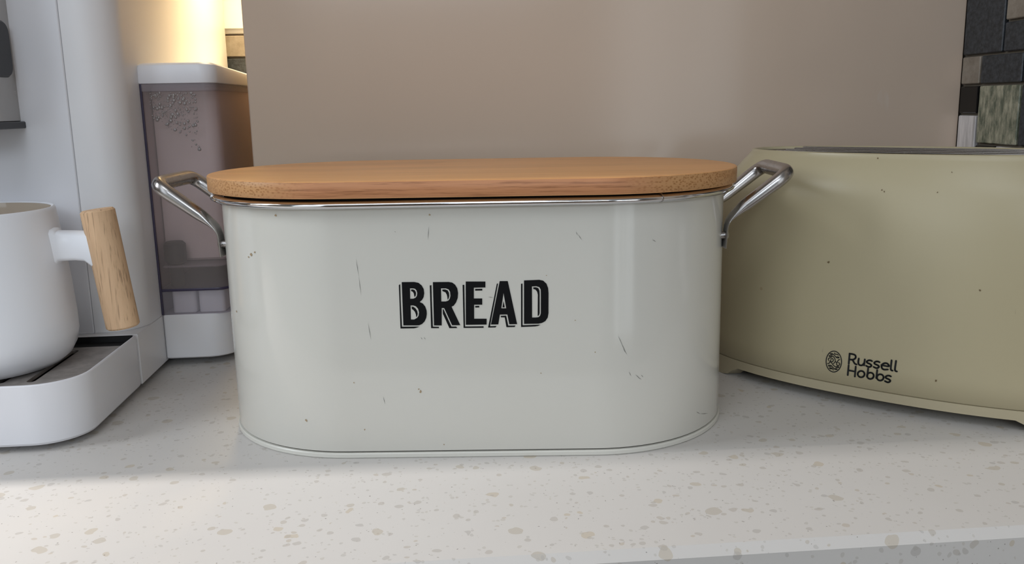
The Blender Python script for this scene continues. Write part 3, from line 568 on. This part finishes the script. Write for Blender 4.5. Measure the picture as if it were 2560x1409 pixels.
slots = [slot_loop(-.088, .088, y - .011, y + .011) for y in (-.0175, .0175)]
bm = fill_poly([[(p[0], p[1]) for p in sup(.1086, .0436, 0)]] + slots, .0012)
bmesh.ops.translate(bm, verts=bm.verts, vec=(0, 0, .1638)); tag(obj('slot_plate', bm, M['slot_metal'], TO, 0), 'dark metal plate around the toast slots')
bm = bmesh.new(); loft(bm, [sup(.1070, .0420, .150), sup(.1070, .0420, .1515)]); obj('slot_floor', bm, M['slot_dark'], TO, 0)
for y in (-.0175, .0175):
    for sg in (-1, 1):
        bm = bmesh.new(); cyl(bm, (-.086, y + sg * .0085, .1655), (.086, y + sg * .0085, .1655), .0007, 8)
        for x in (-.086, -.043, 0, .043, .086): cyl(bm, (x, y + sg * .0085, .1658), (x, y + sg * .0075, .152), .0007, 8)
        obj('bread_guide', bm, M['wire'], TO)
def on_front(x, z, off=.0003):
    l, d = tl(z); return Vector((x, -d * (max(0, 1 - abs(x / l) ** 2.2)) ** (1 / 2.2) - off, z))
def strokes(bm, lines, wd):
    for P in lines:
        P = [(x * 1e-5, z * 1e-5) for x, z in P]
        for x, z in P:
            bm.faces.new([bm.verts.new(on_front(x + wd / 2 * math.cos(a), z + wd / 2 * math.sin(a))) for a in [2 * math.pi * q / 10 for q in range(10)]])
        for (x0, z0), (x1, z1) in zip(P[:-1], P[1:]):
            dx, dz = x1 - x0, z1 - z0; L = math.hypot(dx, dz) or 1; nx, nz = -dz / L * wd / 2, dx / L * wd / 2
            bm.faces.new([bm.verts.new(on_front(*q)) for q in ((x0 + nx, z0 + nz), (x1 + nx, z1 + nz), (x1 - nx, z1 - nz), (x0 - nx, z0 - nz))])
bm = bmesh.new(); strokes(bm, LOGO_TEXT, .00116); tag(obj('maker_lettering', bm, M['grey_print'], TO, 0), 'two lines of charcoal maker lettering')
bm = bmesh.new(); strokes(bm, [LOGO_OVAL], .0006); strokes(bm, LOGO_SCRIPT, .00055); tag(obj('oval_emblem', bm, M['grey_print'], TO, 0), 'oval emblem with a script monogram and scrolls')
bm = bmesh.new(); spots(bm, TOASTER_SPOTS, on_front, 5); tag(obj('crumb_specks', bm, M['ochre_dark'], TO, 0), kind='stuff')
tag(TO, 'cream two-slot toaster turned at an angle right of the bread bin', 'toaster')

# ------------------------------------------------------------------ coffee machine
CM = empty('coffee_machine', (-.39, .80, 0))
US = -.2225
bm = bmesh.new(); slab(bm, -.56, US, .660, 1.025, .0418, .372, (.01, .01, .027, .027), .0012, 10)
slab(bm, -.56, US, .6525, 1.025, .0045, .0425, (.004, .004, .0006, .0006), .0006, 4)
part('body', bm, M['white_side'], CM)
bm = bmesh.new(); slab_y(bm, -.527, -.2556, .0424, .366, .6592, .665, .0015, .0006); part('front_panel', bm, M['white_plastic'], CM)
bm = bmesh.new(); slab_y(bm, -.5274, -.2551, .0424, .366, .6598, .665, .0015, .0002); part('panel_gap', bm, M['seam_grey'], CM)
for x in (-.53, -.25):
    for y in (.68, 1.0):
        bm = bmesh.new(); cyl(bm, (x, y, .0002), (x, y, .006), .008, 16); part('foot', bm, M['black_plastic'], CM)
TR = (.004, .004, .030, .030)
def tring(d, z): return rrect(-.557 + d, US - d, .534 + d, .6508 - d * .3, tuple(max(r - d, .0005) for r in TR), z, 10)
bm = bmesh.new(); loft(bm, [tring(.004, .0035), tring(.0012, .0042), tring(0, .0058), tring(0, .0418), tring(.0005, .0424), tring(.0016, .0424), tring(.0021, .0418), tring(.0024, .0345)], cap1=False)
for v in bm.verts:
    if v.co.y > .6470 and v.co.z > .036 and v.co.x < US - .003: v.co.z = .0355
rr = tring(.0024, .0345); bm.faces.new([bm.verts.new(p) for p in rr]).material_index = 1
bmesh.ops.remove_doubles(bm, verts=bm.verts, dist=1e-6)
tray = part('drip_tray', bm, [M['white_plastic'], M['dark']], CM)
outer = [(p[0], p[1]) for p in rrect(-.554, -.2252, .5368, .6375, (.002, .002, .0275, .0275), 0, 10)]
bm = fill_poly([outer] + [slot_loop(-.2605 - .0185 * k, -.2553 - .0185 * k, .556, .630) for k in range(15)], .0022)
bmesh.ops.translate(bm, verts=bm.verts, vec=(0, 0, .0371)); g = part('drip_grate', bm, M['grate'], tray, 0)
tag(g, 'stained metal grate with long slots')
bm = bmesh.new(); slab(bm, -.553, -.2255, .6376, .6522, .0346, .0376, .0008, .0004, 3); slab(bm, -.553, -.2252, .6515, .6524, .0358, .0420, .0004, .0002, 3); tag(part('shading', bm, M['dark'], tray), 'black recess behind the grate')  # black strips stand in for the shade in the gap under the body
bm = bmesh.new(); slab(bm, -.352, -.2885, .598, .6605, .1965, .345, (.0008, .0008, .004, .004), .0008, 6); sp = part('spout', bm, M['spout_metal'], CM)
tag(sp, 'brushed metal coffee spout')
bm = bmesh.new(); slab_x(bm, .596, .6535, .2262, .2635, -.3545, -.2862, .0085, .0012, 8); part('spout_grip', bm, M['black_plastic'], sp)
bm = bmesh.new(); slab_x(bm, .597, .6608, .1920, .1968, -.3535, -.2855, .0022, .0006, 6); part('spout_base', bm, M['black_plastic'], sp)
# water tank on the right flank
def tank(d, z, rc=.011): return rrect(US + .0003 + d, -.1680 - d, .712 + d, .985 - d, (.008, .002, .002, max(rc - d, .001)), z, 8)
bm = bmesh.new(); loft(bm, [tank(.001, .0066, .022), tank(0, .0076, .022), tank(0, .0420, .018), tank(.0006, .0426, .018)]); part('tank_base', bm, M['white_side'], CM)
bm = bmesh.new(); loft(bm, [tank(.0004, .0632), tank(.0004, .2225)]); T = part('water_tank', bm, M['tank'], CM)
tag(T, 'smoky translucent water tank with condensation')
bm = bmesh.new(); loft(bm, [tank(.0003, .0427), tank(.0003, .0618)]); part('tank_skirt', bm, M['tank_clear'], CM)
for y0, y1, x0, x1 in ((.7165, .97, -.2150, -.1965), (.7165, .97, -.1945, -.1740)):
    bm = bmesh.new(); slab(bm, x0, x1, y0, y1, .0428, .0615, .003, .0006, 4); part('tank_support', bm, M['white_side'], CM)
bm = bmesh.new(); loft(bm, [tank(-.0001, .0616), tank(-.0003, .0620), tank(-.0003, .0632), tank(-.0001, .0636)])
slab(bm, US, US + .0016, .7112, .7128, .0428, .222, .0004, .0002, 3); part('violet_edge', bm, M['tank_edge'], T)
bm = bmesh.new(); loft(bm, [tank(.003, .0800), tank(.0024, .0808), tank(.003, .0816)]); part('tank_floor', bm, M['tank_clear'], T)
bm = bmesh.new(); cyl(bm, (-.2110, .7235, .0645), (-.2110, .7235, .082), .0055, 20); cyl(bm, (-.2110, .7235, .082), (-.2110, .7235, .100), .0085, 20, .002); part('filter', bm, M['dark'], T)
bm = bmesh.new(); loft(bm, [tank(-.0002, .2165), tank(-.0006, .2172), tank(-.0006, .2222)]); part('tank_collar', bm, M['tank_clear'], T)
bm = bmesh.new(); loft(bm, [tank(-.0010, .2224, .012), tank(-.0014, .2230, .012), tank(-.0014, .2335, .012), tank(-.0008, .2358, .012), tank(.0010, .2372, .012), tank(.003, .2377, .012)])
for v in bm.verts:
    if v.co.z > .23: v.co.z -= .030 * max(0, v.co.y - .722)
part('tank_lid', bm, M['white_plastic'], T)
bm = bmesh.new(); slab(bm, -.2217, -.1712, .7355, .978, .0822, .2215, (.002, .002, .001, .010), .002, 8); part('tank_brightener', bm, M['frosted'], T)  # pale block added inside to brighten the tank, not a real part
rnd = random.Random(11); bm = bmesh.new()
for k in range(420):
    z = .2155 - abs(rnd.gauss(0, .019)); u = rnd.uniform(-.2165, -.1815)
    lim = .180 + .02 * abs((u + .190) / .03) if u < -.188 else .168
    if z < lim: continue
    r = rnd.choice((.0002, .0003, .0003, .0004, .0004, .0005, .0006, .0008, .0012))
    sx = rnd.uniform(.8, 1.2)
    bmesh.ops.create_uvsphere(bm, u_segments=8, v_segments=6, radius=r, matrix=Matrix.Translation((u, .7121, z)) @ Matrix.Diagonal((sx, .55, 1.1, 1)))
d = part('water_droplets', bm, M['droplet'], T, 80); tag(d, kind='stuff')
tag(CM, 'white coffee machine with smoky water tank at the left edge', 'coffee machine')

# ------------------------------------------------------------------ mug
MG = empty('mug', (-.303, .597, .0384))
prof = [(0, 0), (.040, 0), (.0455, .0016), (.0505, .0058), (.0540, .0125), (.0557, .0205), (.0556, .032), (.0545, .055), (.0525, .080), (.0503, .1015), (.0499, .1032), (.0489, .1040), (.0478, .1036)]
bm = bmesh.new(); lathe(bm, [(r * 1.045, z) for r, z in prof + [(.0476, .1032)]], 72, cap1=False); obj('cup', bm, M['ceramic'], MG, 50)
for f in []: pass
bm = bmesh.new(); n = 72
rings = [[(1.045 * r * math.cos(2 * math.pi * k / n), 1.045 * r * math.sin(2 * math.pi * k / n), z) for k in range(n)] for r, z in ((.0479, .1034), (.0474, .1015), (.0495, .080), (.0520, .045), (.0525, .022), (.046, .012), (.02, .010), (.0001, .010))]
loft(bm, rings, cap0=False); tag(obj('glazed_inside', bm, M['ceramic_in'], MG, 60), 'glossy glazed inside of the mug')
# ceramic arm and the wooden grip it holds
g0, g1 = Vector((.0907, 0, .0230)), Vector((.0822, 0, .1020))
def arm(x, z0, z1, hy): return [(x, y, z) for y, z in ((-hy, z0 + .003), (-hy + .002, z0 + .0008), (0, z0), (hy - .002, z0 + .0008), (hy, z0 + .003), (hy, z1 - .003), (hy - .002, z1 - .0008), (0, z1), (-hy + .002, z1 - .0008), (-hy, z1 - .003))]
bm = bmesh.new(); loft(bm, [arm(.0500, .0660, .0915, .0085), arm(.0553, .0668, .0908, .0080), arm(.0565, .0688, .0892, .0068), arm(.066, .0690, .0888, .0064), arm(.0725, .0682, .0884, .0066), arm(.0775, .0640, .0884, .0072), arm(.0860, .0610, .0884, .0074)])
obj('handle_arm', bm, M['ceramic'], MG, 50)
bm = bmesh.new(); cyl(bm, g0, g1, .0106, 40, .0012); o = obj('grip', bm, M['grip'], MG, 40); tag(o, 'pale turned wooden grip')
tag(MG, 'white ceramic mug with pale wooden grip on the drip tray', 'mug')
